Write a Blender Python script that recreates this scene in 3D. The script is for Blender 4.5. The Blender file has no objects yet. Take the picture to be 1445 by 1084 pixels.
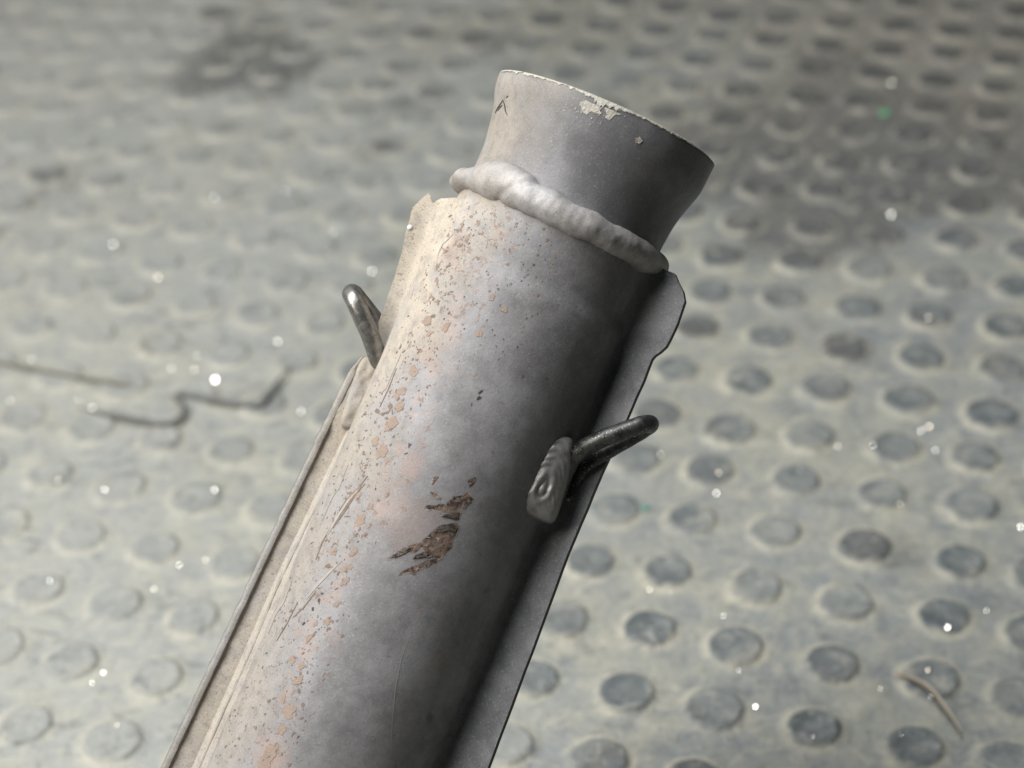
import bpy, bmesh, math, random
import numpy as np
from mathutils import Vector, Matrix, noise as mnoise

rng = random.Random(7)
SC = bpy.context.scene
COL = SC.collection

# ------------------------------------------------------------------ camera
F, CX, CY = 2750.0, 722.5, 542.0                  # focal length in pixels of a 1445 px wide frame
RW = np.array([[0.9988926, -0.03852373, -0.02700918],
               [0.0, -0.57406947, 0.81880659],
               [-0.04704863, -0.81789984, -0.57343376]])   # camera axes (right, down, forward) -> world
CAM = np.array([0.0, 0.0, 0.61476])
cam_data = bpy.data.cameras.new("camera")
cam = bpy.data.objects.new("camera", cam_data)
COL.objects.link(cam)
right, down, fwd = RW[:, 0], RW[:, 1], RW[:, 2]
cam.matrix_world = Matrix(((right[0], -down[0], -fwd[0], CAM[0]),
                           (right[1], -down[1], -fwd[1], CAM[1]),
                           (right[2], -down[2], -fwd[2], CAM[2]), (0, 0, 0, 1)))
cam_data.sensor_width = 36.0
cam_data.lens = F / 1445.0 * 36.0
cam_data.clip_start, cam_data.clip_end = 0.02, 60.0
cam_data.dof.use_dof = True
cam_data.dof.focus_distance = 0.645
cam_data.dof.aperture_fstop = 8.0
SC.camera = cam

# ------------------------------------------------------------------ world and lamps
SC.view_settings.view_transform = 'Standard'
SC.view_settings.look = 'None'
SC.view_settings.exposure = 0.0
SC.view_settings.gamma = 1.0
SC.cycles.use_denoising = True
SC.cycles.max_bounces = 6
world = bpy.data.worlds.new("World")
SC.world = world
world.use_nodes = True
bg = world.node_tree.nodes["Background"]
bg.inputs[0].default_value = (0.62, 0.66, 0.72, 1)
bg.inputs[1].default_value = 0.012

DEPTH = 0.66
S = DEPTH / F                                     # one photograph pixel at the pipe, in metres
PC = CAM + RW @ np.array([0.0, 0.0, DEPTH])       # middle of the pipe in view

def area_lamp(name, cdir, dist, size, power, col, aim=PC):
    d = np.array(cdir, float); d /= np.linalg.norm(d)
    pos = aim + (RW @ (d * np.array([1, -1, -1]))) * dist   # cdir: right, up, towards the camera
    l = bpy.data.lights.new(name, 'AREA')
    l.shape = 'RECTANGLE'; l.size = size[0]; l.size_y = size[1]
    l.energy = power; l.color = col
    o = bpy.data.objects.new(name, l); COL.objects.link(o)
    o.location = Vector(pos)
    o.rotation_euler = (Vector(aim) - Vector(pos)).to_track_quat('-Z', 'Y').to_euler()
    return pos
KEY = area_lamp("door_light", (-0.68, 0.40, 0.52), 1.05, (0.58, 0.80), 18.0, (1.0, 0.965, 0.91))  # area lamp for soft light from an unseen door on the left
area_lamp("ceiling_lamp", (-0.22, 0.88, 0.42), 1.15, (0.8, 0.5), 16.5, (0.93, 0.97, 1.0))

# ------------------------------------------------------------------ node helper
class NT:
    def __init__(s, name):
        s.m = bpy.data.materials.new(name); s.m.use_nodes = True
        s.t = s.m.node_tree; s.n = s.t.nodes; s.l = s.t.links
        s.b = s.n["Principled BSDF"]
    def put(s, sock, v):
        if isinstance(v, bpy.types.NodeSocket): s.l.new(v, sock)
        elif isinstance(v, (tuple, list)) and len(v) == 3 and sock.type == 'RGBA': sock.default_value = (*v, 1)
        else: sock.default_value = v
    def math(s, op, a, b=0.0, c=None, clamp=False):
        k = s.n.new('ShaderNodeMath'); k.operation = op; k.use_clamp = clamp
        s.put(k.inputs[0], a); s.put(k.inputs[1], b)
        if c is not None: s.put(k.inputs[2], c)
        return k.outputs[0]
    def vmath(s, op, a, b):
        k = s.n.new('ShaderNodeVectorMath'); k.operation = op
        s.put(k.inputs[0], a)
        s.put(k.inputs[1] if op != 'SCALE' else k.inputs['Scale'], b)
        return k.outputs[1 if op in ('LENGTH', 'DISTANCE') else 0]
    def mul(s, a, b): return s.math('MULTIPLY', a, b)
    def add(s, a, b): return s.math('ADD', a, b)
    def noise(s, vec, scale, detail=3.0, rough=0.55, dist=0.0):
        k = s.n.new('ShaderNodeTexNoise'); s.put(k.inputs['Vector'], vec)
        k.inputs['Scale'].default_value = scale; k.inputs['Detail'].default_value = detail
        k.inputs['Roughness'].default_value = rough; k.inputs['Distortion'].default_value = dist
        return k.outputs[0]
    def voro(s, vec, scale, feature='F1', out=0):
        k = s.n.new('ShaderNodeTexVoronoi'); k.feature = feature; s.put(k.inputs['Vector'], vec)
        k.inputs['Scale'].default_value = scale
        return k.outputs[out]
    def rng(s, v, a, b, lo=0.0, hi=1.0, smooth=True):
        k = s.n.new('ShaderNodeMapRange'); k.interpolation_type = 'SMOOTHSTEP' if smooth else 'LINEAR'
        s.put(k.inputs[0], v)
        for i, x in enumerate((a, b, lo, hi)): k.inputs[i + 1].default_value = x
        return k.outputs[0]
    def mix(s, f, a, b):
        k = s.n.new('ShaderNodeMix'); k.data_type = 'RGBA'
        s.put(k.inputs[0], f); s.put(k.inputs[6], a); s.put(k.inputs[7], b)
        return k.outputs[2]
    def sep(s, v):
        k = s.n.new('ShaderNodeSeparateXYZ'); s.put(k.inputs[0], v); return k.outputs
    def comb(s, x, y, z):
        k = s.n.new('ShaderNodeCombineXYZ')
        for i, q in enumerate((x, y, z)): s.put(k.inputs[i], q)
        return k.outputs[0]
    def geo(s, out='Position'):
        return s.n.new('ShaderNodeNewGeometry').outputs[out]
    def obj(s): return s.n.new('ShaderNodeTexCoord').outputs['Object']
    def rand(s): return s.n.new('ShaderNodeObjectInfo').outputs['Random']
    def bump(s, h, strength, dist, prev=None):
        k = s.n.new('ShaderNodeBump'); k.inputs['Strength'].default_value = strength
        k.inputs['Distance'].default_value = dist
        s.put(k.inputs['Height'], h)
        if prev is not None: s.put(k.inputs['Normal'], prev)
        return k.outputs[0]
    def out(s, col, rough, metal=0.0, normal=None, spec=0.5):
        s.put(s.b.inputs['Base Color'], col); s.put(s.b.inputs['Roughness'], rough)
        s.put(s.b.inputs['Metallic'], metal); s.put(s.b.inputs['Specular IOR Level'], spec)
        if normal is not None: s.put(s.b.inputs['Normal'], normal)
        return s.m

# ------------------------------------------------------------------ object helpers
def link(name, me, mat=None, parent=None, smooth=True):
    if mat and not me.materials: me.materials.append(mat)
    if smooth: me.polygons.foreach_set('use_smooth', [True] * len(me.polygons))
    o = bpy.data.objects.new(name, me); COL.objects.link(o)
    if parent: o.parent = parent
    return o
def mesh(name, v, f):
    me = bpy.data.meshes.new(name); me.from_pydata([tuple(p) for p in v], [], f); me.update()
    return me
def tag(o, label=None, cat=None, group=None, kind=None):
    for k, x in (('label', label), ('category', cat), ('group', group), ('kind', kind)):
        if x: o[k] = x
    return o

# ------------------------------------------------------------------ rubber floor
def floor_at(px, py):
    d = RW @ np.array([(px - CX) / F, (py - CY) / F, 1.0])
    w = CAM - d * (CAM[2] / d[2])
    return (float(w[0]), float(w[1]), 0.0)
def floor_colour(t, stud):
    p = t.geo()
    x, y, z = t.sep(p)
    big = t.noise(p, 7.0, 4, 0.6, 0.4)
    mid = t.noise(p, 30.0, 6, 0.68, 0.9)
    clump = t.noise(p, 75.0, 5, 0.7, 0.7)
    fine = t.noise(p, 260.0, 4, 0.72)
    dust_tan, dust_blue = (0.315, 0.31, 0.26), (0.215, 0.23, 0.23)
    col = t.mix(t.rng(t.add(t.mul(big, 0.35), t.add(t.mul(mid, 0.45), t.mul(clump, 0.30))), 0.44, 0.66), dust_blue, dust_tan)
    # dust lies thick on the left; far right painted darker for dirt and light falloff
    left = t.rng(t.add(x, t.mul(t.math('SUBTRACT', big, 0.5), 0.5)), -0.27, 0.06, 1.0, 0.0)
    far = t.rng(t.add(t.add(y, t.mul(x, 0.95)), t.mul(t.math('SUBTRACT', big, 0.5), 0.6)), 1.08, 1.70)
    if stud:
        rub = t.mix(t.rng(clump, 0.35, 0.65), (0.080, 0.094, 0.098), (0.165, 0.182, 0.184))
        o = t.obj(); ox, oy, oz = t.sep(o)
        r = t.math('SQRT', t.add(t.mul(ox, ox), t.mul(oy, oy)))
        wob = t.mul(t.math('SUBTRACT', t.noise(p, 110.0, 4, 0.65), 0.5), 0.0065)
        rr = t.add(r, wob)
        top = t.rng(rr, 0.0106, 0.0130, 1.0, 0.0)
        cover = t.add(t.mul(left, 0.88), t.add(t.mul(t.rng(mid, 0.36, 0.70), 0.55), t.mul(t.math('POWER', t.rand(), 2.0), 0.75)))
        # dust collects in the dished middle of some studs
        dish = t.mul(t.rng(rr, 0.0045, 0.0085, 1.0, 0.0), t.rng(t.noise(p, 22.0, 2), 0.46, 0.60))
        cover = t.add(cover, t.mul(dish, 0.35))
        patchy = t.noise(p, 16.0, 3, 0.6, 0.5)
        cover = t.add(cover, t.rng(patchy, 0.50, 0.64, 0.0, 0.45))
        cover = t.math('SUBTRACT', cover, 0.24, clamp=True)
        ringm = t.mul(t.rng(rr, 0.0112, 0.0134), t.rng(rr, 0.0140, 0.0182, 1.0, 0.0))
        ringm = t.mul(ringm, t.rng(t.noise(p, 40.0, 3), 0.36, 0.60))
        col = t.mix(t.mul(ringm, 0.85), col, (0.42, 0.40, 0.325))
        topc = t.mix(t.mul(cover, 0.85), rub, t.mix(0.45, col, dust_blue))
        col = t.mix(top, col, topc)
    # trodden and oily dark stains
    st = t.add(t.mul(t.noise(p, 14.0, 5, 0.65, 1.0), 0.55), t.mul(clump, 0.45))
    near = 0.0
    for (qx, qy, rad, amt) in ((1140, 235, 0.17, 0.36), (1290, 205, 0.12, 0.34), (350, 88, 0.09, 0.36), (300, 25, 0.03, 0.2), (580, 140, 0.10, 0.08), (535, 215, 0.03, 0.16), (700, 60, 0.03, 0.15), (1195, 492, 0.026, 0.45), (985, 468, 0.022, 0.24), (1150, 460, 0.012, 0.2), (1265, 790, 0.03, 0.10), (1180, 85, 0.05, 0.2),
                              (1250, 735, 0.05, 0.07), (100, 270, 0.06, 0.10), (640, 80, 0.12, 0.04)):
        near = t.add(near, t.rng(t.vmath('DISTANCE', p, floor_at(qx, qy)), 0.0, rad, amt, 0.0))
    if stud: near = t.add(near, t.mul(top, 0.06))
    stain = t.mul(t.rng(t.add(st, t.add(t.mul(far, 0.10), near)), 0.56, 0.70), 0.80)
    if stud: stain = t.mul(stain, t.math('SUBTRACT', 1.0, t.mul(ringm, 0.75)))
    col = t.mix(stain, col, t.mix(clump, (0.055, 0.056, 0.055), (0.125, 0.124, 0.118)))
    fcol = t.mix(mid, (0.12, 0.106, 0.086), (0.29, 0.255, 0.205))
    if stud:
        fcol = t.mix(top, t.mix(t.mul(ringm, 0.8), fcol, (0.33, 0.30, 0.245)), t.mix(mid, (0.035, 0.032, 0.028), (0.095, 0.084, 0.072)))
    col = t.mix(t.mul(far, 0.55), col, fcol)
    lf = t.add(0.38, t.mul(t.rng(y, 0.95, 1.5), 0.35))
    col = t.mix(t.mul(t.mul(left, t.math('SUBTRACT', 1.0, stain)), lf), col, (0.43, 0.43, 0.395))
    # fine pale and dark grit
    col = t.mix(t.mul(t.rng(clump, 0.53, 0.70), 0.55), col, (0.42, 0.40, 0.34))
    col = t.mix(t.mul(t.rng(clump, 0.46, 0.28), 0.60), col, (0.125, 0.13, 0.13))
    smear = t.noise(t.vmath('MULTIPLY', p, (1.0, 2.2, 1.0)), 34.0, 5, 0.7, 1.5)
    col = t.mix(t.mul(t.rng(smear, 0.54, 0.68), 0.55), col, (0.13, 0.136, 0.136))
    col = t.mix(t.mul(t.rng(smear, 0.42, 0.30), 0.40), col, (0.46, 0.44, 0.38))
    col = t.mix(t.mul(t.rng(fine, 0.56, 0.72), 0.45), col, (0.52, 0.50, 0.44))
    col = t.mix(t.mul(t.rng(fine, 0.44, 0.28), 0.50), col, (0.10, 0.10, 0.10))
    nrm = t.bump(fine, 0.45, 0.0012)
    nrm = t.bump(t.add(mid, clump), 0.5, 0.004, nrm)
    return t.out(col, t.add(0.62, t.mul(fine, 0.25)), 0.0, nrm, 0.35)

M_floor = floor_colour(NT("dusty rubber"), False)
M_stud = floor_colour(NT("dusty rubber stud"), True)

W = 6.0
me = mesh("rubber_floor", [(-W, -W, 0), (W, -W, 0), (W, W + 2, 0), (-W, W + 2, 0)], [(0, 1, 2, 3)])
floor = tag(link("rubber_floor", me, M_floor, smooth=False), kind="structure")

def stud_verts(seed, seg=28):
    rr = [(0.0188, -0.0002), (0.0160, 0.0003), (0.0136, 0.0006), (0.0126, 0.0014), (0.0119, 0.0024), (0.0112, 0.0029),
          (0.0100, 0.0029), (0.0080, 0.0024), (0.0045, 0.0022)]
    v, f = [], []
    for k, (r, z) in enumerate(rr):
        for i in range(seg):
            a = 2 * math.pi * i / seg
            d = mnoise.noise(Vector((math.cos(a) * 1.6, math.sin(a) * 1.6, seed * 7.3)))
            q = r * (1 + 0.045 * d * (1 if k > 0 else 0.3))
            zz = z
            if k > 2:
                zz += 0.0006 * mnoise.noise(Vector((q * math.cos(a) * 170, q * math.sin(a) * 170, seed * 3.1)))
            v.append((q * math.cos(a), q * math.sin(a), zz))
    c = len(v); v.append((0, 0, 0.0022))
    for k in range(len(rr) - 1):
        for i in range(seg):
            j = (i + 1) % seg
            f.append((k * seg + i, k * seg + j, (k + 1) * seg + j, (k + 1) * seg + i))
    k = len(rr) - 1
    for i in range(seg): f.append((k * seg + i, k * seg + (i + 1) % seg, c))
    return v, f
stud_me = []
for k in range(7):
    m_ = mesh("stud", *stud_verts(k)); m_.materials.append(M_stud)
    m_.polygons.foreach_set('use_smooth', [True] * len(m_.polygons)); stud_me.append(m_)

A_W, B_W, T_W = np.array([0.03996, -0.01231, 0]), np.array([0.01349, 0.03997, 0]), np.array([0.06099, 0.61917, 0])
OFF = {(0,0):(-1,1.3),(1,0):(1.2,-.1),(2,0):(2.6,-.7),(0,1):(-1.1,1.2),(2,1):(3.2,-.1),(-1,1):(.2,2.9),(0,2):(-1.1,1.3),(2,2):(2.7,1),(-1,2):(-2.2,2.5),
(0,3):(-1,2.2),(2,3):(4.2,-.9),(-1,3):(-1.2,1.6),(1,4):(1.6,.9),(2,4):(3.6,1.7),(-1,4):(-3,.6),(0,4):(.3,2.6),(0,5):(-2.1,-.7),(-1,5):(-2.8,-4.8),
(-1,14):(-1.2,4.2),(0,14):(.8,4.2),(0,13):(-1.3,4.9),(0,12):(.4,4.4),(1,13):(3.1,2.5),(-2,11):(-1.3,-1.9),(-1,11):(-.8,5.3),(0,11):(.7,4.2),(1,12):(2.4,4.7),
(-2,10):(-3.1,-4),(1,10):(2.6,2.6),(1,11):(3.2,3.3),(-2,9):(-6.2,-3.8),(-2,8):(-3,-1.9),(2,7):(2.3,-1.6),(-1,6):(-2.4,-1.4),(0,6):(-1.6,1.5),(2,6):(1.8,-2.8),
(-1,15):(.5,4),(-2,15):(.1,3.4),(0,16):(1.9,2.6),(-2,17):(-1.2,-4),(-4,17):(-2.3,-7.9),(-3,17):(-1.8,-4.7),(-13,15):(-.9,6.4),(-14,14):(-2.5,9.1),(-13,14):(-.1,7.1),
(-10,15):(2.1,-7.2),(-9,14):(1.5,-12),(-15,13):(-2.6,6.3),(-13,13):(-1.3,8.5),(-12,13):(-1.2,12),(-11,13):(0,5.3),(-10,13):(6.8,-10),(-13,12):(-2.4,5.9),
(-10,12):(1.7,-5),(-14,11):(-3.1,6.5),(-13,11):(-1.1,6.2),(-10,11):(1.1,-2.5),(-10,10):(.3,-3.1),(-9,10):(3.5,-6),(-8,10):(1.2,-7.3),(-9,9):(1.7,-5.7),
(-8,9):(1.5,-9.1),(-9,8):(1.2,-4.3),(-8,8):(1.1,-7.9),(-7,8):(-.9,-8.5),(-10,7):(-.5,-2.7),(-9,7):(-.9,-3.3),(-8,7):(.1,-4.6)}

def project(w):
    c = (np.asarray(w) - CAM) @ RW
    return (F * c[0] / c[2] + CX, F * c[1] / c[2] + CY, c[2])
def covered(x, y):                                   # outline of the pipe as seen from the photographer's place
    k = (1084 - y) / 812.0
    return 60 < y and 262 + 350 * k < x < 660 + 275 * k and y > 240
cells = []
for i in range(-27, 14):
    for j in range(-8, 30):
        w = T_W + i * A_W + j * B_W
        o = OFF.get((i, j), (rng.uniform(-1.2, 1.2), rng.uniform(-1.2, 1.2)))
        w = w + np.array([o[0], o[1], 0]) / 1000
        x, y, z = project(w)
        inside = z > 0.1 and -45 < x < 1490 and -30 < y < 1118
        cells.append((0 if (inside and not covered(x, y)) else 1, z, w, rng.randrange(7), rng.uniform(0, 6.28), rng.uniform(0.92, 1.06)))
cells.sort(key=lambda c: (c[0], c[1]))
n_part = min(300, sum(1 for c in cells if c[0] == 0))
bulk_v, bulk_f = [], []
for k, (_, z, w, q, a, sc) in enumerate(cells):
    if k < n_part:
        o = bpy.data.objects.new("stud", stud_me[q]); COL.objects.link(o)
        o.location = w; o.rotation_euler = (0, 0, a); o.scale = (sc, sc, 1); o.parent = floor
    else:
        o = bpy.data.objects.new("stud_field", stud_me[q]) if False else None
        base = len(bulk_v)
        for vx, vy, vz in [(vv.co.x, vv.co.y, vv.co.z) for vv in stud_me[q].vertices]:
            bulk_v.append((w[0] + sc * (vx * math.cos(a) - vy * math.sin(a)), w[1] + sc * (vx * math.sin(a) + vy * math.cos(a)), vz))
        for p in stud_me[q].polygons: bulk_f.append(tuple(base + i for i in p.vertices))
# the studs outside the frame, under the pipe and far away, joined
t = NT("dusty rubber far studs")
p = t.geo(); zz = t.sep(p)[2]
M_far = t.out(t.mix(t.rng(zz, 0.0012, 0.0026), (0.33, 0.325, 0.28), t.mix(t.noise(p, 40, 4), (0.11, 0.12, 0.125), (0.24, 0.25, 0.245))), 0.75)
sf = tag(link("stud_field", mesh("stud_field", bulk_v, bulk_f), M_far, floor), kind="stuff")

def onfloor(px, py, z=0.0):
    d = RW @ np.array([(px - CX) / F, (py - CY) / F, 1.0])
    return CAM + d * ((z - CAM[2]) / d[2])

# ------------------------------------------------------------------ pipe frame
PN, PU = np.array([0.918, 0.396, 0]), np.array([0.396, -0.918, 0])      # across, along (towards the mouth); camera axes
ORG = np.array([(790 - CX) / F, (312 - CY) / F, 1.0]) * DEPTH
U0 = -1455.0                                                              # the lower end, resting on the floor
root = bpy.data.objects.new("exhaust_pipe", None); COL.objects.link(root)
base_cam = ORG + PU * U0 * S
bx, by, bz = RW @ PN, RW @ np.array([0, 0, 1.0]), RW @ PU
bw = CAM + RW @ base_cam
root.matrix_world = Matrix(((bx[0], by[0], bz[0], bw[0]), (bx[1], by[1], bz[1], bw[1]), (bx[2], by[2], bz[2], bw[2]), (0, 0, 0, 1)))
tag(root, "flared steel exhaust pipe with weld ring and two wire hangers above the studded floor", "exhaust pipe")

def L(n, y, u): return (n * S, y * S, (u - U0) * S)
def at(px, py, y=0.0):                                # picture point at a depth y behind the pipe axis -> (n, u)
    k = 1 + y * S / DEPTH
    q = np.array([(px - CX) / F, (py - CY) / F, 1.0]) * (DEPTH * k) - ORG
    return (q @ PN) / S, (q @ PU) / S
R_TAB = [(-1455, 152, -2), (-700, 152, -3), (-114, 154, -3), (-97, 147.0, -2.5), (-70, 148.5, -2), (-40, 148, 0), (-10, 145, 2), (23, 144, 3.5), (37, 144.5, 4.5), (58, 146, 5.5),
         (79, 150, 6.5), (100, 155, 8), (111, 158, 9), (126, 161.5, 6.5), (140, 164, 4.5), (156, 165, 4.5)]
def smooth_tab(u, k):
    us = [r[0] for r in R_TAB]; vs = [r[k] for r in R_TAB]
    w = [0.06, 0.24, 0.4, 0.24, 0.06]
    return sum(a * np.interp(u + d, us, vs) for a, d in zip(w, (-12, -6, 0, 6, 12)))
def radius(u): return float(smooth_tab(u, 1)), float(smooth_tab(u, 2))
def dent(th, u):
    v = Vector((math.sin(th) * 1.4, math.cos(th) * 1.4, u / 120.0))
    return 0.9 * mnoise.noise(v) + 0.35 * mnoise.noise(v * 4.0)
def surf(th, u, lift=0.0):
    r, c = radius(u); r += dent(th, u) + lift
    return (c + r * math.sin(th), -r * math.cos(th), u)
def on_tube(px, py):                                  # picture point -> (angle, u) on the tube
    y = -140.0
    for _ in range(12):
        n, u = at(px, py, y)
        r, c = radius(u)
        y = -math.sqrt(max(4.0, r * r - (n - c) ** 2))
    return math.atan2(n - c, -y), u

# ------------------------------------------------------------------ pipe materials
def px_coords(t):
    v = t.vmath('SCALE', t.obj(), 1.0 / S)
    x, y, z = t.sep(v)
    return v, x, y, t.add(z, U0)

def steel(name, dust_amt=1.0, rust=1.0, base=((0.160, 0.156, 0.161), (0.236, 0.230, 0.236)), gloss=0.50, metal=0.15, grit=0.0):
    t = NT(name)
    v, x, y, u = px_coords(t)
    th = t.math('ARCTAN2', x, t.mul(y, -1.0))
    low = t.noise(v, 0.012, 4, 0.6)
    mid = t.noise(v, 0.05, 5, 0.65)
    fine = t.noise(v, 0.30, 4, 0.7)
    col = t.mix(t.rng(t.add(t.mul(mid, 0.6), t.mul(low, 0.4)), 0.34, 0.66), *base)
    smud = t.noise(t.vmath('MULTIPLY', v, (1.0, 1.0, 0.45)), 0.022, 5, 0.7, 0.8)
    col = t.mix(t.mul(t.rng(smud, 0.50, 0.34), 0.20), col, (0.12, 0.117, 0.12))
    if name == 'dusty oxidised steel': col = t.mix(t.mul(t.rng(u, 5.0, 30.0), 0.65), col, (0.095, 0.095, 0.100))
    # tan road dust, thickest by the weld ring; also paints the left flank's lit brightness
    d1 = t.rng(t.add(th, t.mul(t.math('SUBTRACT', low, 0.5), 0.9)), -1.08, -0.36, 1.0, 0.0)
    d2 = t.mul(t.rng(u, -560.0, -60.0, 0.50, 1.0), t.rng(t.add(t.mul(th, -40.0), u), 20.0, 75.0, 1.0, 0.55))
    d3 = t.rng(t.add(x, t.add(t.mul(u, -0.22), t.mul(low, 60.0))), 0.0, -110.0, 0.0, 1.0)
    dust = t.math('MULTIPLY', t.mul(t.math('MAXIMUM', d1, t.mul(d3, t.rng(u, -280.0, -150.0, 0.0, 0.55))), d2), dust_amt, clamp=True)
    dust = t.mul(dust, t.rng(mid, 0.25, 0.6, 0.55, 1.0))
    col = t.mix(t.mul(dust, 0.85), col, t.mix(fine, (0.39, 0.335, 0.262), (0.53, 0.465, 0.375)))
    # pale grey-violet bloom
    col = t.mix(t.mul(t.rng(low, 0.45, 0.7), 0.35), col, (0.30, 0.297, 0.312))
    # pinkish rust bleeding through the coating
    pk = t.mul(t.rng(t.add(t.math('ABSOLUTE', t.add(th, 0.55)), t.mul(t.math('SUBTRACT', mid, 0.5), 0.8)), 0.05, 0.36, 1.0, 0.0), t.mul(t.rng(u, 0.0, -30.0), t.rng(t.noise(v, 0.028, 3), 0.5, 0.66)))
    col = t.mix(t.mul(pk, 0.32 * rust), col, (0.36, 0.24, 0.19))
    if name == "dusty oxidised steel":
        lay = t.comb(t.mul(th, 150.0), u, 0.0)
        for (qx, qy, rad, amt, cc) in ((575, 738, 52, 0.40, (0.33, 0.245, 0.215)), (576, 655, 26, 0.42, (0.36, 0.26, 0.225)), (545, 700, 40, 0.35, (0.34, 0.26, 0.22)), (380, 1064, 36, 0.45, (0.34, 0.22, 0.17)),
                                   (640, 352, 34, 0.55, (0.20, 0.135, 0.115)), (668, 372, 30, 0.35, (0.20, 0.15, 0.135)), (618, 935, 22, 0.35, (0.20, 0.12, 0.09)), (605, 1015, 12, 0.7, (0.07, 0.065, 0.065)), (625, 470, 34, 0.4, (0.36, 0.28, 0.235))):
            qa, qu = on_tube(qx, qy)
            sm = t.rng(t.add(t.vmath('DISTANCE', lay, (qa * 150, qu, 0.0)), t.mul(t.math('SUBTRACT', mid, 0.5), rad * 1.3)), rad * 0.3, rad * 1.05, amt, 0.0)
            col = t.mix(t.mul(sm, t.rng(fine, 0.25, 0.65, 0.55, 1.0)), col, cc)
    # rust freckles: small ragged cells, thick on the upper left, thinning to the right
    w = t.vmath('ADD', v, t.vmath('SCALE', t.comb(t.noise(v, 0.12, 2), t.noise(v, 0.13, 2), t.noise(v, 0.11, 2)), 16.0))
    fr = t.noise(w, 0.105, 2, 0.6)
    dens = t.rng(t.math('ABSOLUTE', t.add(th, 0.72)), 0.1, 0.75, 0.085, 0.0)
    dens = t.add(dens, t.mul(t.rng(u, -330.0, -80.0, 0.0, 0.05), t.rng(th, -0.1, 0.9, 1.0, 0.0)))
    fmask = t.mul(t.mul(t.rng(t.add(fr, dens), 0.705, 0.735), rust), t.rng(u, -20.0, -34.0))
    col = t.mix(t.mul(fmask, 0.85), col, t.mix(t.noise(v, 0.05, 2), (0.12, 0.085, 0.068), (0.27, 0.185, 0.135)))
    # dark pin pits
    pit = t.mul(t.rng(t.voro(v, 0.10), 0.13, 0.09), t.rng(t.noise(v, 0.021, 2), 0.5, 0.62))
    col = t.mix(t.mul(pit, 0.7), col, (0.06, 0.055, 0.052))
    # fine salt and pepper
    sp = t.noise(v, 0.42, 2, 0.5)
    col = t.mix(t.mul(t.rng(sp, 0.58, 0.72), 0.20 + grit), col, (0.50, 0.48, 0.46))
    col = t.mix(t.mul(t.rng(sp, 0.43, 0.28), 0.30 + grit), col, (0.085, 0.08, 0.08))
    h = t.math('SUBTRACT', t.add(t.mul(fine, 0.5), t.mul(mid, 0.7)), t.mul(fmask, 0.6))
    nrm = t.bump(h, 0.28 + grit * 1.0, 2.0 * S)
    rough = t.add(gloss, t.add(t.mul(dust, 0.35), t.mul(fine, 0.14)))
    return t.out(col, rough, t.mul(t.math('SUBTRACT', 1.0, dust), metal), nrm, 0.45)

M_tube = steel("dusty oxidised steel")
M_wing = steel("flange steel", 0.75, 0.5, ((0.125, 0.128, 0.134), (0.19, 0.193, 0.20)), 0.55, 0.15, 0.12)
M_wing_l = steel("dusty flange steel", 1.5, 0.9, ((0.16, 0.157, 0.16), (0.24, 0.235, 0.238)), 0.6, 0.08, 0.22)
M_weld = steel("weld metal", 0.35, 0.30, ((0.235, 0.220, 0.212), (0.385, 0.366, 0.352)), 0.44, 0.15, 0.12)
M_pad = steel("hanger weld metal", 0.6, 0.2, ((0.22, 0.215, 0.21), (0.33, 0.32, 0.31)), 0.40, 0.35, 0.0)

def rod_mat(name, c0, c1, rough):
    t = NT(name); v, x, y, u = px_coords(t)
    n1 = t.noise(v, 0.06, 4, 0.65)
    col = t.mix(t.rng(n1, 0.35, 0.65), c0, c1)
    col = t.mix(t.mul(t.rng(t.noise(v, 0.35, 2), 0.63, 0.7), 0.6), col, (0.5, 0.47, 0.42))
    return t.out(col, t.add(rough, t.mul(n1, 0.3)), 0.75, t.bump(n1, 0.3, 2 * S), 0.5)
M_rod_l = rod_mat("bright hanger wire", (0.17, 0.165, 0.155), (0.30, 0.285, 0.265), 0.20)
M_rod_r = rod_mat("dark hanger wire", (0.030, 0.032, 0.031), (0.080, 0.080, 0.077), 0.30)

t = NT("bare rusty steel"); v, x, y, u = px_coords(t)
n1, n2 = t.noise(v, 0.07, 5, 0.7, 0.5), t.noise(v, 0.16, 3, 0.6)
c = t.mix(t.rng(n1, 0.38, 0.56), (0.070, 0.050, 0.044), (0.20, 0.142, 0.112))
c = t.mix(t.mul(t.rng(n2, 0.52, 0.66), 0.7), c, (0.27, 0.225, 0.20))
c = t.mix(t.rng(t.noise(v, 0.22, 2), 0.38, 0.30), c, (0.025, 0.022, 0.022))
M_scar = t.out(c, 0.42, 0.35, t.bump(t.add(n1, n2), 0.45, 4 * S), 0.5)

t = NT("pink rust fleck"); v, x, y, u = px_coords(t)
M_fleck = t.out(t.mix(t.noise(v, 0.06, 3), (0.21, 0.158, 0.128), (0.315, 0.240, 0.192)), 0.8, 0.0, t.bump(t.noise(v, 0.4, 3), 0.5, 2 * S))
t = NT("brown rust speckle"); v, x, y, u = px_coords(t)
M_speck = t.out(t.mix(t.noise(v, 0.10, 3), (0.085, 0.067, 0.056), (0.26, 0.19, 0.15)), 0.8)
t = NT("dark chip"); M_dark = t.out((0.035, 0.032, 0.032), 0.6)
t = NT("dark gouged metal"); v, x, y, u = px_coords(t)
n1 = t.noise(v, 0.14, 4, 0.7, 0.6)
M_gouge = t.out(t.mix(t.rng(n1, 0.38, 0.62), (0.028, 0.025, 0.025), (0.135, 0.112, 0.098)), 0.4, 0.3, t.bump(n1, 0.5, 4 * S))
t = NT("black edge shade"); M_edge_shade = t.out((0.03, 0.029, 0.028), 0.7)  # shade on the flange and lip edge walls, painted as black
t = NT("pale primer"); v, x, y, u = px_coords(t)
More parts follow.
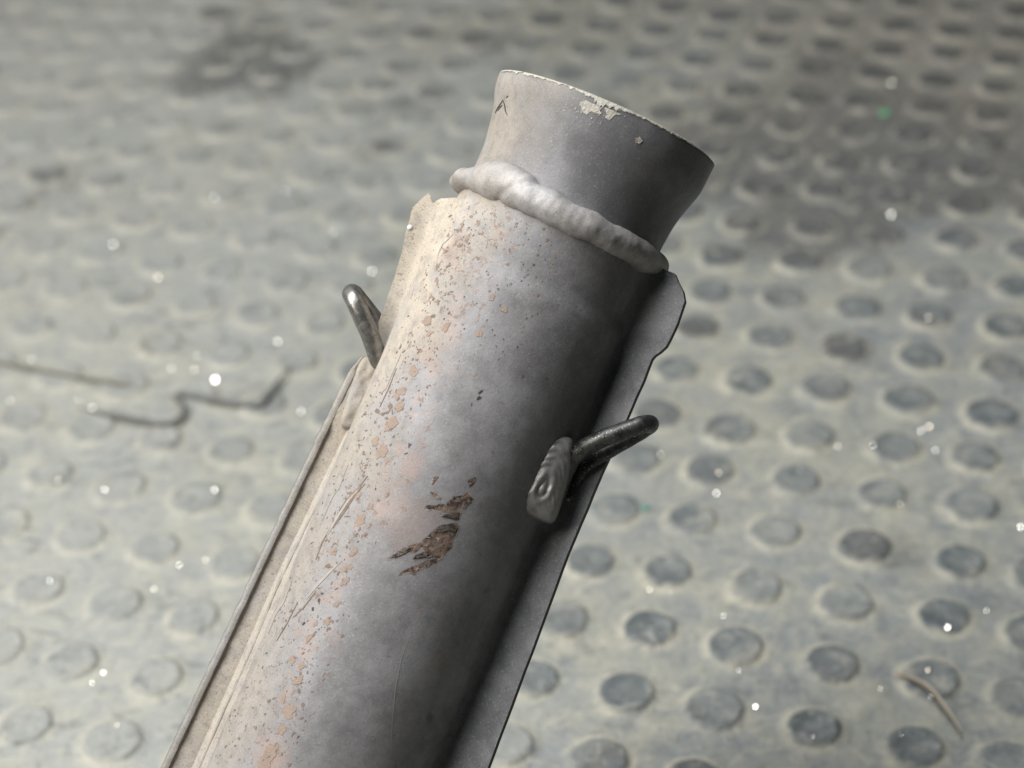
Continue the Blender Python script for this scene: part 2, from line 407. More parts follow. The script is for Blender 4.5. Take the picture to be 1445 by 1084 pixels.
M_pale = t.out(t.mix(t.noise(v, 0.1, 4), (0.22, 0.21, 0.19), (0.52, 0.49, 0.42)), 0.7, 0.0, t.bump(t.noise(v, 0.25, 3), 0.7, 3 * S))

t = NT("rubbed dust"); v, x, y, u = px_coords(t)
M_pscr = t.out(t.mix(t.noise(v, 0.12, 4), (0.22, 0.205, 0.19), (0.42, 0.385, 0.34)), 0.7)

# ------------------------------------------------------------------ tube with flared mouth
def grid(nu, nv, close=False):
    f = []
    for i in range(nu - 1):
        for j in range(nv if close else nv - 1):
            k = (j + 1) % nv
            f.append((i * nv + j, i * nv + k, (i + 1) * nv + k, (i + 1) * nv + j))
    return f
NS = 144
us = list(np.arange(157, -130, -4.0)) + list(np.arange(-130, -1000, -9.0)) + list(np.arange(-1000, -1455, -35.0)) + [-1455]
v = []
ths = [2 * math.pi * k / NS for k in range(NS)]
rows = []
for r_, u_ in ((130, -1455), (128, -60), (132, 30), (140, 80), (152, 130), (157.5, 152), (160.5, 156.5), (163.2, 157.8)):   # inside, then the rounded rim
    rows.append([(3 + r_ * math.sin(a), -r_ * math.cos(a), u_ + 0.7 * mnoise.noise(Vector((math.sin(a) * 9, math.cos(a) * 9, 3)))) for a in ths])
for u_ in us:
    uu = u_ - (1.2 if u_ > 156 else 0)
    rows.append([surf(a, uu) for a in ths])
verts = [L(*p) for r in rows for p in r]
verts_f = grid(len(rows), NS, True)
tube = link("tube", mesh("tube", verts, verts_f), M_tube, root)

# ------------------------------------------------------------------ weld ring
RT = [(-180, -4, 20), (-110, -6, 16), (-90, -6, 14), (-75, -2, 15), (-62, 3, 16), (-52, 6, 25), (-38, 8, 29), (-20, 2, 25), (0, -3, 21.5), (25, -4.5, 19.5), (60, -5, 20), (85, -5, 18), (120, -4, 20), (180, -4, 20)]
v = []; NR, NM = 360, 28
for k in range(NR):
    a = -math.pi + 2 * math.pi * k / NR
    dg = math.degrees(a)
    ce = sum(np.interp(dg + d, [r[0] for r in RT], [r[1] for r in RT]) for d in (-5, 0, 5)) / 3
    hh = sum(np.interp(dg + d, [r[0] for r in RT], [r[2] for r in RT]) for d in (-5, 0, 5)) / 3
    ce += 1.8 * mnoise.noise(Vector((math.sin(a) * 5, math.cos(a) * 5, 1.0)))
    for m in range(NM):
        b = 2 * math.pi * m / NM
        s3 = Vector((math.sin(a) * 7 + math.cos(b) * 0.5, math.cos(a) * 7, math.sin(b) * 0.9))
        ph = a * 30 + 3.0 * math.cos(b) + 5 * mnoise.noise(s3 * 0.5)
        rip = (0.022 * abs(math.sin(ph * 0.5)) - 0.014 + 0.006 * math.sin(a * 75 + 3.2 * math.cos(b) + 4 * mnoise.noise(s3 * 0.8))) * max(0.0, math.cos(b - 0.2)) * (0.35 + 0.65 * (mnoise.noise(Vector((a * 2.2, 3, 1))) > -0.12))
        rip -= 0.11 * math.exp(-((dg + 27 - 9 * math.sin(b)) / 2.2) ** 2) + 0.06 * math.exp(-((dg + 58 - 6 * math.sin(b)) / 2.5) ** 2)
        q = 1 + 0.15 * mnoise.noise(s3 * 0.8) + 0.035 * mnoise.noise(s3 * 2.6) + 0.012 * mnoise.noise(s3 * 7) + rip
        rad = 21.5
        r = 144 + rad * q * math.cos(b)
        v.append(L(0.5 + r * math.sin(a), -r * math.cos(a), ce + hh * q * math.sin(b)))
f = grid(NR, NM, True) + [((NR - 1) * NM + j, (NR - 1) * NM + (j + 1) % NM, (j + 1) % NM, j) for j in range(NM)]
weld_ring = link("weld_ring", mesh("weld_ring", v, f), M_weld, root)

# ------------------------------------------------------------------ flanges
def ribbed(name, rowlist, mat, parent, smooth=True):
    nv = len(rowlist[0])
    return link(name, mesh(name, [L(*p) for r in rowlist for p in r], grid(len(rowlist), nv)), mat, parent, smooth)
def slab(name, front, mat, parent, thick=9.0, lean=0.0, edge_mat=None):
    """Sheet from a front grid (rows of (n,y,u)), given a back and edge walls."""
    nr, nc = len(front), len(front[0])
    v = [p for r in front for p in r] + [(p[0] + thick * lean * max(0.0, min(1.0, (abs(p[0]) - 150) / 30)), p[1] + thick, p[2]) for r in front for p in r]
    N = nr * nc
    f = grid(nr, nc) + [tuple(N + i for i in reversed(q)) for q in grid(nr, nc)]
    edge = [(0, j) for j in range(nc)] + [(i, nc - 1) for i in range(1, nr)] + [(nr - 1, j) for j in range(nc - 2, -1, -1)] + [(i, 0) for i in range(nr - 2, 0, -1)]
    for k in range(len(edge)):
        a, b = edge[k], edge[(k + 1) % len(edge)]
        ia, ib = a[0] * nc + a[1], b[0] * nc + b[1]
        f.append((ib, ia, N + ia, N + ib))
    me = mesh(name, [L(*p) for p in v], f)
    me.materials.append(mat)
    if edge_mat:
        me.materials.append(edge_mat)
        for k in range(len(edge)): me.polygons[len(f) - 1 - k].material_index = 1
    bm = bmesh.new(); bm.from_mesh(me); bmesh.ops.recalc_face_normals(bm, faces=bm.faces)
    for e in bm.edges:
        if len(e.link_faces) == 2 and e.calc_face_angle() > 0.9: e.smooth = False
    bm.to_mesh(me); bm.free()
    return link(name, me, mat, parent)

RIGHT = [(-8, 176), (-16, 183), (-26, 195), (-38, 202.5), (-50, 204), (-72, 205.5), (-94, 204.8), (-106, 203.6), (-116, 199.5), (-124, 194.5), (-130, 192.6), (-145, 193.2),
         (-159, 194), (-221, 193.5), (-305, 191.5), (-421, 192.5), (-565, 200), (-750, 209), (-1000, 221), (-1330, 226)]
front = []
ul = sorted(set([r[0] for r in RIGHT] + list(range(-140, -1330, -24))), reverse=True)
for u_ in ul:
    no = float(np.interp(-u_, [-r[0] for r in RIGHT], [r[1] for r in RIGHT])) + 0.7 * mnoise.noise(Vector((u_ / 14.0, 2, 5)))
    pts = [(126, -66), (136, -58), (141, -51), (145.5, -46.5), (151, -44.5), (160, -45.0)]
    row = [(a, b + 1.2 * mnoise.noise(Vector((a / 30, u_ / 40, 0))), u_) for a, b in pts]
    for k in range(1, 6):
        q = k / 5
        a = 160 + (no - 160) * q
        row.append((a, -45.0 - (a - 160) * 0.28 + (1.3 * mnoise.noise(Vector((a / 30, u_ / 45, 3)))), u_))
    front.append(row)
flange_r = slab("flange", front, M_wing, root, 15, 0.30, M_edge_shade)
flange_r["label"] = "right flange with a wavy upper edge"

LEFT = [(-44, -186), (-50, -192), (-59, -198), (-70, -197.5), (-78, -196), (-103, -193), (-127, -187), (-160, -183.5), (-201, -180), (-233, -178), (-250, -170), (-264, -158), (-276, -160), (-286, -178),
        (-300, -181), (-420, -186), (-560, -191), (-928, -203), (-1330, -214)]
RIDGE = [at(x, y, -6) for x, y in ((633, 285), (625, 303), (600, 370), (570, 455), (552, 500), (523, 560), (500, 607), (452, 705), (400, 812), (345, 942), (282, 1084))]
RIDGE = [(a, b) for a, b in RIDGE] + [(-152, -1330)]
ru = [-b for a, b in RIDGE]; rn = [a for a, b in RIDGE]
front = []
ul = sorted(set([r[0] for r in LEFT] + list(range(-130, -1330, -16))), reverse=True)
for u_ in ul:
    no = float(np.interp(-u_, [-r[0] for r in LEFT], [r[1] for r in LEFT])) + 0.8 * mnoise.noise(Vector((u_ / 11.0, 8, 5)))
    ni = float(np.interp(-u_, ru, rn))
    rt, ct = radius(u_)
    y_in = -math.sqrt((rt - 4.0) ** 2 - (124 + ct) ** 2)
    sink = 5.0 if u_ < -395 else 1.0
    row = []
    for k in range(17):
        q = k / 16
        if u_ > -285:                                  # soft fold running out of the tube
            if q <= 0.5:
                g = q / 0.5
                a = -124 + (ni + 124) * g
                y_ = y_in + (-24 - y_in) * g ** 1.1
            else:
                g = (q - 0.5) / 0.5
                a = ni - 1.0 + (no - ni + 1.0) * g
                y_ = -24 + 17 * min(1.0, g / 0.30) + 4 * g
        elif q <= 0.5:                                 # skirt of the tube down to the lapped edge
            g = q / 0.5
            a = -124 + (ni + 124) * g
            y_ = y_in + (-18 - y_in) * g ** 1.15
        else:
            g = (q - 0.5) / 0.5
            a = ni - 1.0 + (no - ni + 1.0) * g
            y_ = -18 + (sink + 14) * min(1.0, g / 0.25)
        jag = float(np.interp(a, [-198, -190, -183, -176, -170, -160, -140], [-10, 4, 8, -7, 3, 9, 14])) + 3 * mnoise.noise(Vector((a / 5, 2, 6)))
        uj = u_ + jag * max(0.0, 1 - (-44 - u_) / 34.0)
        row.append((a, y_ + 1.6 * mnoise.noise(Vector((a / 18, u_ / 26, 9))), uj))
    front.append(row[::-1])
flange_l = slab("flange", front, M_wing_l, root, 10)
flange_l["label"] = "left flange with a torn upper corner and a folded lip"

# folded lip along the left flange
front = []
for u_ in range(-286, -1330, -6):
    no = float(np.interp(-u_, [-r[0] for r in LEFT], [r[1] for r in LEFT]))
    j = 1.3 * mnoise.noise(Vector((u_ / 17.0, 1, 1))) + 0.8 * mnoise.noise(Vector((u_ / 5.0, 4, 1)))
    w_ = 6.5 * min(1.0, (-u_ - 276) / 40.0)
    top = -5 + 1.5 * mnoise.noise(Vector((u_ / 21.0, 7, 1)))
    front.append([(no - w_ - 2 + j, top + 9, u_), (no - w_ + j, top + 2, u_), (no - w_ * 0.5 + j * 0.7, top, u_), (no + 1.5 + j * 0.4, top + 1, u_), (no + 2.5 + j * 0.3, top + 8, u_)])
slab("flange_lip", front, M_wing, flange_l, 10, -0.12, M_edge_shade)

def tube_path(pts, rad, seg=14, sub=6, jit=0.0, flat=1.0):
    """Round bar through points (n,y,u), Catmull-Rom smoothed, capped."""
    P = [np.array(p, float) for p in pts]
    P = [2 * P[0] - P[1]] + P + [2 * P[-1] - P[-2]]
    path = []
    for i in range(1, len(P) - 2):
        for s_ in range(sub):
            q = s_ / sub
            a, b, c, d = P[i - 1:i + 3]
            path.append(0.5 * (2 * b + (c - a) * q + (2 * a - 5 * b + 4 * c - d) * q * q + (3 * b - a - 3 * c + d) * q ** 3))
    path.append(P[-2])
    v, f = [], []
    up = None
    for i, c in enumerate(path):
        tg = path[min(i + 1, len(path) - 1)] - path[max(i - 1, 0)]
        tg /= np.linalg.norm(tg)
        if up is None:
            up = np.cross(tg, [0.3, 0.9, 0.2])
        up = up - tg * (up @ tg); up /= np.linalg.norm(up)
        sd = np.cross(tg, up)
        r = rad(i / (len(path) - 1)) if callable(rad) else rad
        for k in range(seg):
            a = 2 * math.pi * k / seg
            e = up * math.cos(a) + sd * math.sin(a) * flat
            rr = r * (1 + jit * mnoise.noise(Vector(c * 0.08) + Vector(e)))
            v.append(c + e * rr)
    f = grid(len(path), seg, True)
    f += [tuple(range(seg))[::-1], tuple((len(path) - 1) * seg + k for k in range(seg))]
    return v, f
def bar(name, pts, rad, mat, parent, **kw):
    v, f = tube_path(pts, rad, **kw)
    return link(name, mesh(name, [L(*p) for p in v], f), mat, parent)

bar("seam_ridge", [(a + 0.5, -23 if b > -285 else -18, b) for a, b in RIDGE if b < -30], lambda q: min(2.6, 0.2 + 12 * q), M_tube, root, seg=8, sub=14, jit=0.8)

def dome(name, outline, y0, slope, H, mat, parent, ripple=None, rings=16, power=2.6, deep=24):
    """Lumpy weld pad: an outline in the picture plane, domed towards the viewer."""
    pts = [np.array(at(x, y, y0)) for x, y in outline]
    n = len(pts); dense = []
    for i in range(n):
        a, b, c, d = pts[i - 1], pts[i], pts[(i + 1) % n], pts[(i + 2) % n]
        for s_ in range(5):
            q = s_ / 5
            dense.append(0.5 * (2 * b + (c - a) * q + (2 * a - 5 * b + 4 * c - d) * q * q + (3 * b - a - 3 * c + d) * q ** 3))
    cen = sum(dense) / len(dense)
    v = [(p[0], y0 + deep + slope * (p[0] - cen[0]), p[1]) for p in dense]
    for k in range(rings):
        s_ = 1 - k / rings
        for p in dense:
            q = cen + (p - cen) * s_
            h = H * (1 - s_ ** power) ** (1 / power)
            if ripple: h += ripple(q, s_)
            v.append((q[0], y0 - h + slope * (q[0] - cen[0]), q[1]))
    v.append((cen[0], y0 - H, cen[1]))
    N = len(dense)
    f = grid(rings + 1, N, True) + [(rings * N + j, rings * N + (j + 1) % N, len(v) - 1) for j in range(N)]
    return link(name, mesh(name, [L(*p) for p in v], f), mat, parent)

# right hanger: wire bent out over the flange, weld pad on the tube
def pn(px, py, y):
    n, u = at(px, py, y); return (n, y, u)
hk = bar("wire_hanger", [pn(770, 733, -60), pn(786, 700, -62), pn(799, 664, -66), pn(814, 640, -78), pn(840, 624, -92), pn(872, 611, -98), pn(900, 601, -97), pn(914, 598, -88),
                         pn(917, 600, -72), pn(905, 608, -60), pn(878, 624, -56), pn(845, 644, -50), pn(818, 668, -42), pn(800, 705, -38)], 12.2, M_rod_r, root, seg=20, sub=8, jit=0.05)
hk["label"] = "dark bent wire hanger on the right flank"
c0 = np.array(at(765, 692, -95)); ax = np.array(at(800, 625, -95)) - c0; ax /= np.linalg.norm(ax); bx_ = np.array([ax[1], -ax[0]])
def rip_r(q, s_):
    d = q - c0; a, b = d @ ax, d @ bx_
    r = math.hypot(max(0, a) * 0.40 + min(0, a) * 0.7, b)
    w_ = 1.3 * mnoise.noise(Vector((a / 18, b / 12, 1)))
    lay = math.sin((a + b * b * 0.035 + 0.25 * b) * 0.55 + w_ * 1.4)         # overlapped weld passes
    oval = 2.0 * math.exp(-((r - 11) / 3.8) ** 2) - 2.4 * math.exp(-((r - 6) / 2.5) ** 2) + 0.8 * math.exp(-(r / 3.0) ** 2)
    return (0.75 * lay * min(1, max(0, (r - 11) / 9)) + oval) * min(1, (1 - s_) * 6) + 1.2 * mnoise.noise(Vector((a / 9, b / 9, 4)))
dome("weld_pad", [(789, 613), (807, 618), (809, 638), (805, 668), (794, 708), (781, 739), (756, 733), (738, 723), (733, 705), (744, 684), (755, 655), (767, 633), (779, 617)],
     -72, 0.35, 30, M_pad, hk, rip_r, 26, 3.4, 30)

# left hanger: upright loop with a weld pad on the flange
hk2 = bar("wire_hanger", [pn(540, 520, -6), pn(532, 502, -18), pn(524, 478, -27), pn(511, 448, -31), pn(500, 424, -27), pn(495.5, 415, -12), pn(499, 415, 6), pn(509, 427, 16),
                          pn(526, 449, 20), pn(543, 474, 20), pn(556, 500, 16)], 13.2, M_rod_l, root, seg=20, sub=8, jit=0.05)
hk2["label"] = "shiny upright wire hanger on the left flank"
dome("weld_pad", [(511, 507), (527, 503), (546, 494), (560, 497), (556, 520), (541, 556), (522, 592), (507, 607), (491, 606), (481, 599), (489, 566), (500, 532)],
     -6, 0.1, 11, M_tube, hk2, lambda q, s_: 2.2 * mnoise.noise(Vector((q[0] / 9, q[1] / 12, 2))), 12, 3.0, 22)
sp = bmesh.new(); bmesh.ops.create_icosphere(sp, subdivisions=2, radius=3.6 * S, matrix=Matrix.Translation(L(*pn(578, 321, -4))))
me = bpy.data.meshes.new("white_bead"); sp.to_mesh(me); sp.free()
t = NT("white bead"); M_bead = t.out((0.9, 0.89, 0.86), 0.25, 0.0)
link("white_bead", me, M_bead, flange_l)  # small white bead at the flange's torn corner

# ------------------------------------------------------------------ chips, scars and marks lying on the tube
def patch(name, outline, mat, parent, lift=0.5, edge=0.0, data=None, rough=0.0):
    """Flat chip with its own outline (picture points), laid on the curved tube, slightly proud."""
    pts = [on_tube(x, y) for x, y in outline]
    bm = bmesh.new()
    vs = [bm.verts.new((a * 150, u, 0)) for a, u in pts]
    bm.faces.new(vs)
    bmesh.ops.triangulate(bm, faces=bm.faces)
    bmesh.ops.subdivide_edges(bm, edges=bm.edges, cuts=2, use_grid_fill=True)
    for q in bm.verts:
        a, u = q.co.x / 150, q.co.y
        q.co = L(*surf(a, u, lift + rough * mnoise.noise(Vector((a * 40, u / 4, 0)))))
    me = bpy.data.meshes.new(name); bm.to_mesh(me); bm.free(); me.update()
    bm = bmesh.new(); bm.from_mesh(me); bmesh.ops.recalc_face_normals(bm, faces=bm.faces); bm.to_mesh(me); bm.free()
    if data is not None: data.append(me); return None
    return link(name, me, mat, parent)
def z4(pts): return [(480 + x * 0.2029, 640 + y * 0.2029) for x, y in pts]
SCARS = [
 [(575,380),(610,358),(660,362),(720,350),(705,385),(740,340),(800,298),(860,290),(880,262),(900,290),(925,318),(890,352),(868,384),(780,402),(700,405),(640,388),(612,392)],
 [(695,437),(760,412),(840,404),(822,462),(780,462),(740,448)],
 [(320,738),(360,712),(420,668),(480,642),(540,625),(600,583),(650,530),(700,498),(760,488),(812,480),(825,505),(812,552),(782,598),(778,648),(722,708),(692,735),(642,718),(560,735),(500,740),(522,708),(592,680),(560,652),(515,690),(470,688),(382,730)],
 [(402,850),(442,814),(492,790),(560,768),(602,742),(682,730),(665,768),(602,788),(542,808),(515,846),(470,828)],
 [(880,196),(908,176),(942,164),(936,198),(905,220)],
 [(620,262),(662,276),(705,316),(680,320),(642,290)],
 [(632,205),(652,162),(686,154),(664,190),(640,218)]]
for s_ in SCARS[:4]:                                   # lifted lip of the coating round each torn place
    o_ = z4(s_); mx, my = sum(p[0] for p in o_) / len(o_), sum(p[1] for p in o_) / len(o_)
    patch('scar_lip', [(mx + (x - mx) * 1.02 + rng.uniform(-.7, .7) + 0.3, my + (y - my) * 1.02 + rng.uniform(-.7, .7) + 0.5) for x, y in o_], M_pscr, tube, 0.3, rough=0.5)
for k, s_ in enumerate(SCARS):
    patch("rust_scar", z4(s_), M_scar, tube, 0.55, rough=0.7)
DARKS = [[(608,366),(640,360),(645,380),(612,386)],[(680,352),(720,350),(705,366),(680,364)],[(505,735),(560,700),(640,690),(600,720)],[(770,300),(850,292),(800,306)],[(700,500),(780,490),(815,520),(800,545),(760,535),(700,550),(650,545),(690,520)],
         [(340,732),(420,685),(500,650),(470,685),(390,722)], [(700,440),(770,425),(830,412),(815,455),(780,450)]]
for s_ in DARKS: patch("dark_gouge", z4(s_), M_gouge, tube, 1.3, rough=0.4)

def blob(cx, cy, r, n=9, asp=1.0, ang=0.0, rag=0.5):
    o = []; sd = rng.uniform(0, 99)
    for k in range(n):
        a = 2 * math.pi * k / n
        q = r * (1 + rag * 1.5 * mnoise.noise(Vector((math.cos(a) * 0.9, math.sin(a) * 0.9, sd))) + rag * 0.8 * mnoise.noise(Vector((math.cos(a) * 2.6, math.sin(a) * 2.6, sd))))
        x, y = q * math.cos(a), q * asp * math.sin(a)
        o.append((cx + x * math.cos(ang) - y * math.sin(ang), cy + x * math.sin(ang) + y * math.cos(ang)))
    return o
def joined(name, meshes, mat, parent, kind="stuff"):
    bm = bmesh.new()
    for m in meshes: bm.from_mesh(m)
    me = bpy.data.meshes.new(name); bm.to_mesh(me); bm.free()
    for m in meshes: bpy.data.meshes.remove(m)
    o = link(name, me, mat, parent)
    if kind: o["kind"] = kind
    return o
BIG = [(554,596,9),(548,604,7),(530,623,7),(563,575,7),(540,632,8),(534,642,6),(510,734,9),(522,715,6),(500,780,7),(484,802,7),(486,821,8),(476,853,6),(471,778,6),(462,877,6),(413,932,8),(420,960,8),
       (409,1005,9),(400,985,6),(380,1062,15),(372,1078,12),(546,698,5),(582,524,8),(567,551,8),(564,574,8),(695,419,6),(676,470,6),(630,461,8),(602,452,7),(606,470,6),(712,436,5),(560,560,5),(545,650,5),(494,800,5),(520,742,4),(505,700,6),(540,640,8),(436,900,7),(445,880,5),(396,1030,9),(425,940,6)]
for x, y, r in BIG:
    patch("rust_fleck", blob(x, y, r * 0.95, 16, rng.uniform(0.5, 0.85), rng.uniform(-1.4, -0.7)), M_fleck, tube, 0.5)
small = []
def try_fleck(x, y, r, store):
    patch("f", blob(x, y, r, 6, rng.uniform(0.25, 0.7), rng.uniform(-1.6, -0.2), 0.6), None, None, 0.5, data=store)
for k in range(290):                                   # freckled band down the left flank
    q = rng.random() ** 0.9
    y = 300 + 780 * q
    x = 640 - (y - 300) * 0.335 + rng.gauss(6, 19) + (12 if y < 520 else 0)
    edge_ = 628 - (y - 290) * 0.437
    if x < edge_ + 8: x = edge_ + 8 + rng.random() * 12
    try_fleck(x, y, 0.9 + 3.0 * rng.random() ** 2.2, small)
for k in range(100):                                   # freckles spread below the weld ring
    x, y = rng.uniform(625, 780), 300 + abs(rng.gauss(0, 95)) + rng.random() * 20
    if y < 268 + max(0, x - 680) * 0.42 + 14: continue
    try_fleck(x, y, 0.7 + 1.9 * rng.random() ** 2, small)
for k in range(260):                                   # fine flaking along the lapped edge
    y = rng.uniform(480, 1084); x = 628 - (y - 290) * 0.437 + 8 + abs(rng.gauss(0, 34))
    try_fleck(x, y, 0.7 + 1.9 * rng.random() ** 2, small)
joined("rust_speckle", small, M_speck, tube)
dark = []
for k in range(150):
    x, y = rng.uniform(600, 800), rng.uniform(300, 520)
    if y < 275 + max(0, x - 660) * 0.42 + 10 or rng.random() < (x - 600) / 260: continue
    try_fleck(x, y, rng.uniform(0.5, 1.6), dark)
for x, y, r in ((678,553,5),(674,562,4),(665,572,2),(578,628,4),(573,640,3),(664,683,5),(455,838,3),(450,848,3),(442,860,3),(421,1040,3),(530,690,2),(505,765,2),(428,880,3),(770,300,0.5)):
    try_fleck(x, y, r, dark)
joined("dark_speckle", dark, M_dark, tube)

def streak(pts, wd, store):
    """Thin tapered scratch through picture points."""
    a, b = [], []
    for i, (x, y) in enumerate(pts):
        x0, y0 = pts[max(0, i - 1)]; x1, y1 = pts[min(len(pts) - 1, i + 1)]
        dx, dy = x1 - x0, y1 - y0; ln = math.hypot(dx, dy) or 1
        h = wd * math.sin(math.pi * (i + 0.35) / (len(pts) - 0.3)) * 0.5
        a.append((x - dy / ln * h, y + dx / ln * h)); b.append((x + dy / ln * h, y - dx / ln * h))
    patch("s", a + b[::-1], None, None, 0.6, data=store)
sc_d, sc_l = [], []
for pts, wd in (([(519,672),(505,690),(490,705),(478,722)],2.5),([(515,683),(500,700),(486,722),(470,745)],3),([(446,834),(438,845),(428,858),(413,872)],2),([(470,740),(455,765),(446,790)],1.6),
                ([(560,520),(549,548),(536,575)],1.5),([(420,850),(405,880),(390,905)],1.6)): streak(pts, wd, sc_d)
for pts, wd in (([(508,688),(492,706),(476,730),(462,756)],3.5),([(482,792),(465,808),(446,828),(432,846)],3.4),([(566,500),(552,532),(545,548),(538,556)],1.5),([(492,655),(478,690),(470,700),(455,735)],1.4),
                ([(412,820),(400,850),(388,868),(378,895)],2.4),([(580,890),(566,930),(558,970),(553,1020),(551,1070)],1.0),([(640,330),(625,345),(618,365)],2)): streak(pts, wd, sc_l)
for m in sc_d:
    m.name = 'scratch'; link('scratch', m, M_speck, tube)
for m in sc_l:
    m.name = 'scratch'; link('scratch', m, M_pscr, tube)['label'] = 'pale scratch'
# hand-scribed mark by the mouth and the pale chips of the rim
mk = []
for pts in ([(699,160),(702,153),(706,147),(710,141)], [(709,140),(712,148),(713,156),(716,163)], [(702,157),(706,151),(709,148)], [(714,138),(716,136.5),(717,135)]): streak(pts, 1.5, mk)
joined("scribed_mark", mk, M_dark, tube, None)
pale = []
patch("p", [(818,145),(826,141),(836,146),(850,152),(846,156),(849,161),(840,160),(834,157),(828,162),(822,158)], None, None, 0.5, data=pale)
patch("p", [(852,151),(868,157),(877,162),(868,162),(860,170),(854,166),(856,158)], None, None, 0.6, data=pale)
patch("p", [(896,195),(903,193),(907,199),(902,203),(896,201)], None, None, 0.9, data=pale)
for k in range(70):
    try_fleck(rng.gauss(830, 24), 146 + abs(rng.gauss(0, 17)), rng.uniform(0.5, 1.9), pale)
for k in range(24):
    try_fleck(rng.uniform(700, 900), rng.uniform(150, 300), rng.uniform(0.4, 0.8), pale)
rimv, rimf = [], []
NK = 180
for k in range(NK + 1):                                # bright chipped edge wrapped over the rim
    a = math.radians(-78 + 130 * k / NK)
    nz = mnoise.noise(Vector((k * 0.155, 5, 1))) + 0.6 * mnoise.noise(Vector((k * 0.45, 2, 1)))
    dg = math.degrees(a)
    wd = max(-2.2, 0.9 + 5.0 * nz * math.sin(math.pi * k / NK) + (5.5 + 9 * mnoise.noise(Vector((k * 0.8, 9, 4)))) * math.exp(-((dg + 3) / 8.0) ** 2))
    for (rr, uu) in ((161.0, 157.4), (163.4, 158.2), (165.0 + 0.3 * min(1.0, wd + 1), 157.2), (165.6 if wd > -1 else 164.4, 156 - wd)):
        rimv.append(L(4.5 + rr * math.sin(a), -rr * math.cos(a), uu))
rimf = grid(NK + 1, 4)
pale.append(mesh("r", rimv, rimf))
joined("rim_chips", pale, M_pale, tube, None)

# ------------------------------------------------------------------ small things on the floor
def plain(name, c, r=0.6, metal=0.0):
    t = NT(name); p = t.geo()
    return t.out(t.mix(t.noise(p, 300, 3), tuple(q * 0.75 for q in c), c), r, metal)
M_wire = plain("dusty dark wire", (0.17, 0.175, 0.165), 0.7)
M_tanw = plain("dusty tan wire", (0.27, 0.26, 0.215), 0.7)
def floor_bar(name, pts, rad, mat, label, cat, seg=10, flat=1.0, group=None):
    P3 = [np.append(onfloor(x, y)[:2], z) for x, y, z in pts]
    c = P3[0].copy(); c[2] = 0
    v, f = tube_path([(p - c) * 1000 for p in P3], rad, seg=seg, sub=8, flat=flat, jit=0.08)
    o = link(name, mesh(name, [q / 1000 for q in v], f), mat); o.location = c
    return tag(o, label, cat, group)
Z_ON = 0.0042                                          # lying across the tops of the studs
def taper(r): return lambda q: r * min(1.0, 0.25 + 7 * q, 0.25 + 7 * (1 - q))
floor_bar("bent_wire", [(x, y, Z_ON) for x, y in ((112, 584), (140, 590), (190, 599), (228, 606), (250, 602), (261, 590), (258, 578), (249, 570), (262, 565), (300, 572),
                        (340, 578), (366, 580), (372, 576), (385, 560), (396, 544), (412, 524))], taper(1.5), M_wire, "dark S-bent wire lying on the dusty studs left of the pipe", "wire")
floor_bar("straight_wire", [(x, y, Z_ON) for x, y in ((-14, 516), (30, 523), (90, 535), (140, 543), (188, 552))], taper(1.3), M_tanw, "straight tan wire lying at the left edge of the floor", "wire")
M_straw = plain("dry straw", (0.48, 0.41, 0.32), 0.5)
floor_bar("straw_sliver", [(1263, 957, .003), (1290, 972, .0055), (1312, 987, .0062), (1332, 1008, .005), (1347, 1027, .004), (1356, 1043, .004)], lambda q: 0.6 + 1.5 * math.sin(math.pi * min(1, q * 0.85 + 0.1)), M_straw,
          "curved tan straw sliver lying across a stud at lower right", "straw", 10, 0.45)

def crumb(name, px, py, size, mat, label, cat, group, facet=True, z=0.0):
    w = onfloor(px, py, z); w[2] = z
    seg = 9; v, f = [], []
    h = 0.55 * size
    for r, zz in ((0.85, -0.2 * h), (1.0, 0.45 * h), (0.80, h)):
        for i in range(seg):
            a = 2 * math.pi * i / seg
            q = size * r * (1 + rng.uniform(-0.08, 0.08))
            v.append(Vector((q * math.cos(a), q * math.sin(a), zz)))
    if facet:                                          # the flat top is tilted between lamp and lens to make a glint
        hv = Vector(KEY - w).normalized() + Vector(CAM - w).normalized(); hv.normalize()
        for k in range(2 * seg, 3 * seg):
            q = v[k]; v[k] = Vector((q.x, q.y, h * 1.15 - (hv.x * q.x + hv.y * q.y) / hv.z))
        lo = min(v[k].z for k in range(2 * seg, 3 * seg))
        if lo < 0.0:
            for k in range(2 * seg, 3 * seg): v[k].z += 0.0001 - lo
    f = grid(3, seg, True) + [tuple(2 * seg + k for k in range(seg)), tuple(range(seg))[::-1]]
    me = mesh(name, v, f)
    o = link(name, me, mat, smooth=False); o.location = w
    return tag(o, label, cat, group)
t = NT("bright metal shaving"); M_glint = t.out((0.86, 0.86, 0.84), 0.16, 1.0)
t = NT("warm metal shaving"); M_glintw = t.out((0.85, 0.76, 0.64), 0.25, 1.0)
t = NT("green plastic crumb"); M_green = t.out((0.10, 0.42, 0.20), 0.5)
t = NT("dull green plastic crumb"); M_green2 = t.out((0.09, 0.26, 0.19), 0.6)
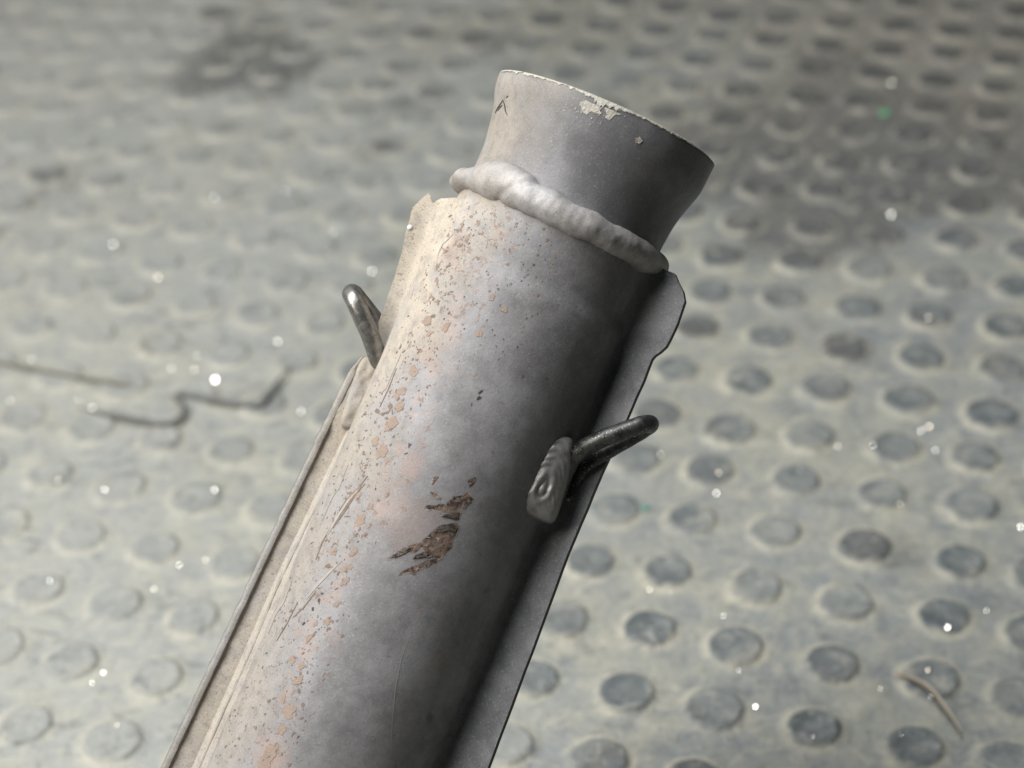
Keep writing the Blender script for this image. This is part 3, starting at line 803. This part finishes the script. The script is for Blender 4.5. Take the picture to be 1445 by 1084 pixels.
GL = [(8,283,1.4),(160,346,1.6),(223,393,1.7),(525,384,1.6),(392,483,1.4),(278,503,.9),(274,523,1.3),(242,521,1.1),(45,508,1.3),(130,576,1.2),(82,678,1.3),(148,692,1.4),(303,692,1.6),(425,581,1.2),(1258,118,1.4),
      (1257,304,1.8),(1310,449,1.1),(1299,609,1.3),(1311,603,1.5),(932,643,1.4),(1011,697,1.4),(1014,668,1.1),(963,673,.9),(1232,629,1.0),(1182,631,1.1),(1320,636,1.0),(1440,745,1.6),(1101,843,1.6),(916,833,1.1),(1042,948,1.1),
      (1309,947,1.6),(1066,998,1.7),(1271,1038,1.2),(1303,1061,1.0),(1242,973,1.0),(823,818,1.4),(146,950,1.5),(217,832,1.3),(70,820,1.1),(253,798,1.2),(290,791,1.2),(113,963,1.1),(130,964,1.1),(1392,862,.9),
      (303,280,1.2),(403,271,1.0),(1147,1040,.9),(945,838,.9),(1021,870,.8),(190,1016,.9),(165,1024,.9),(340,775,.9),(110,565,.8),(1313,984,1.2),(1270,712,.9),(14,566,.9),(122,345,.7),(470,330,.8)]
for x, y, s_ in GL:
    warm = rng.random() < 0.3
    dz = 0.0
    for (_, _, w, *_r) in cells[:n_part]:
        q = onfloor(x, y)
        if (q[0] - w[0]) ** 2 + (q[1] - w[1]) ** 2 < 0.0122 ** 2: dz = 0.0034
    crumb("metal_fleck", x, y, 0.00033 * s_, M_glintw if warm else M_glint, "tiny %s metal fleck %s %s of the pipe" % ("warm-toned" if warm else "white", "on top of a stud" if dz else "between the studs", "left" if x < 620 else "right"), "metal fleck", "bright metal flecks scattered over the floor", z=dz)
crumb("metal_fleck", 304, 538, 0.0012, M_glint, "largest round white glint left of the pipe above the bent wire", "metal fleck", "bright metal flecks scattered over the floor")
crumb("metal_fleck", 1337, 887, 0.00075, M_glint, "bright white fleck on top of the dark stud at lower right", "metal fleck", "bright metal flecks scattered over the floor", z=0.0034)
crumb("plastic_crumb", 1248, 161, 0.0034, M_green, "bright green plastic crumb at the upper right", "plastic crumb", "green crumbs", facet=False)
crumb("plastic_crumb", 910, 718, 0.0022, M_green2, "dull green crumb just right of the pipe flange", "plastic crumb", "green crumbs", facet=False)
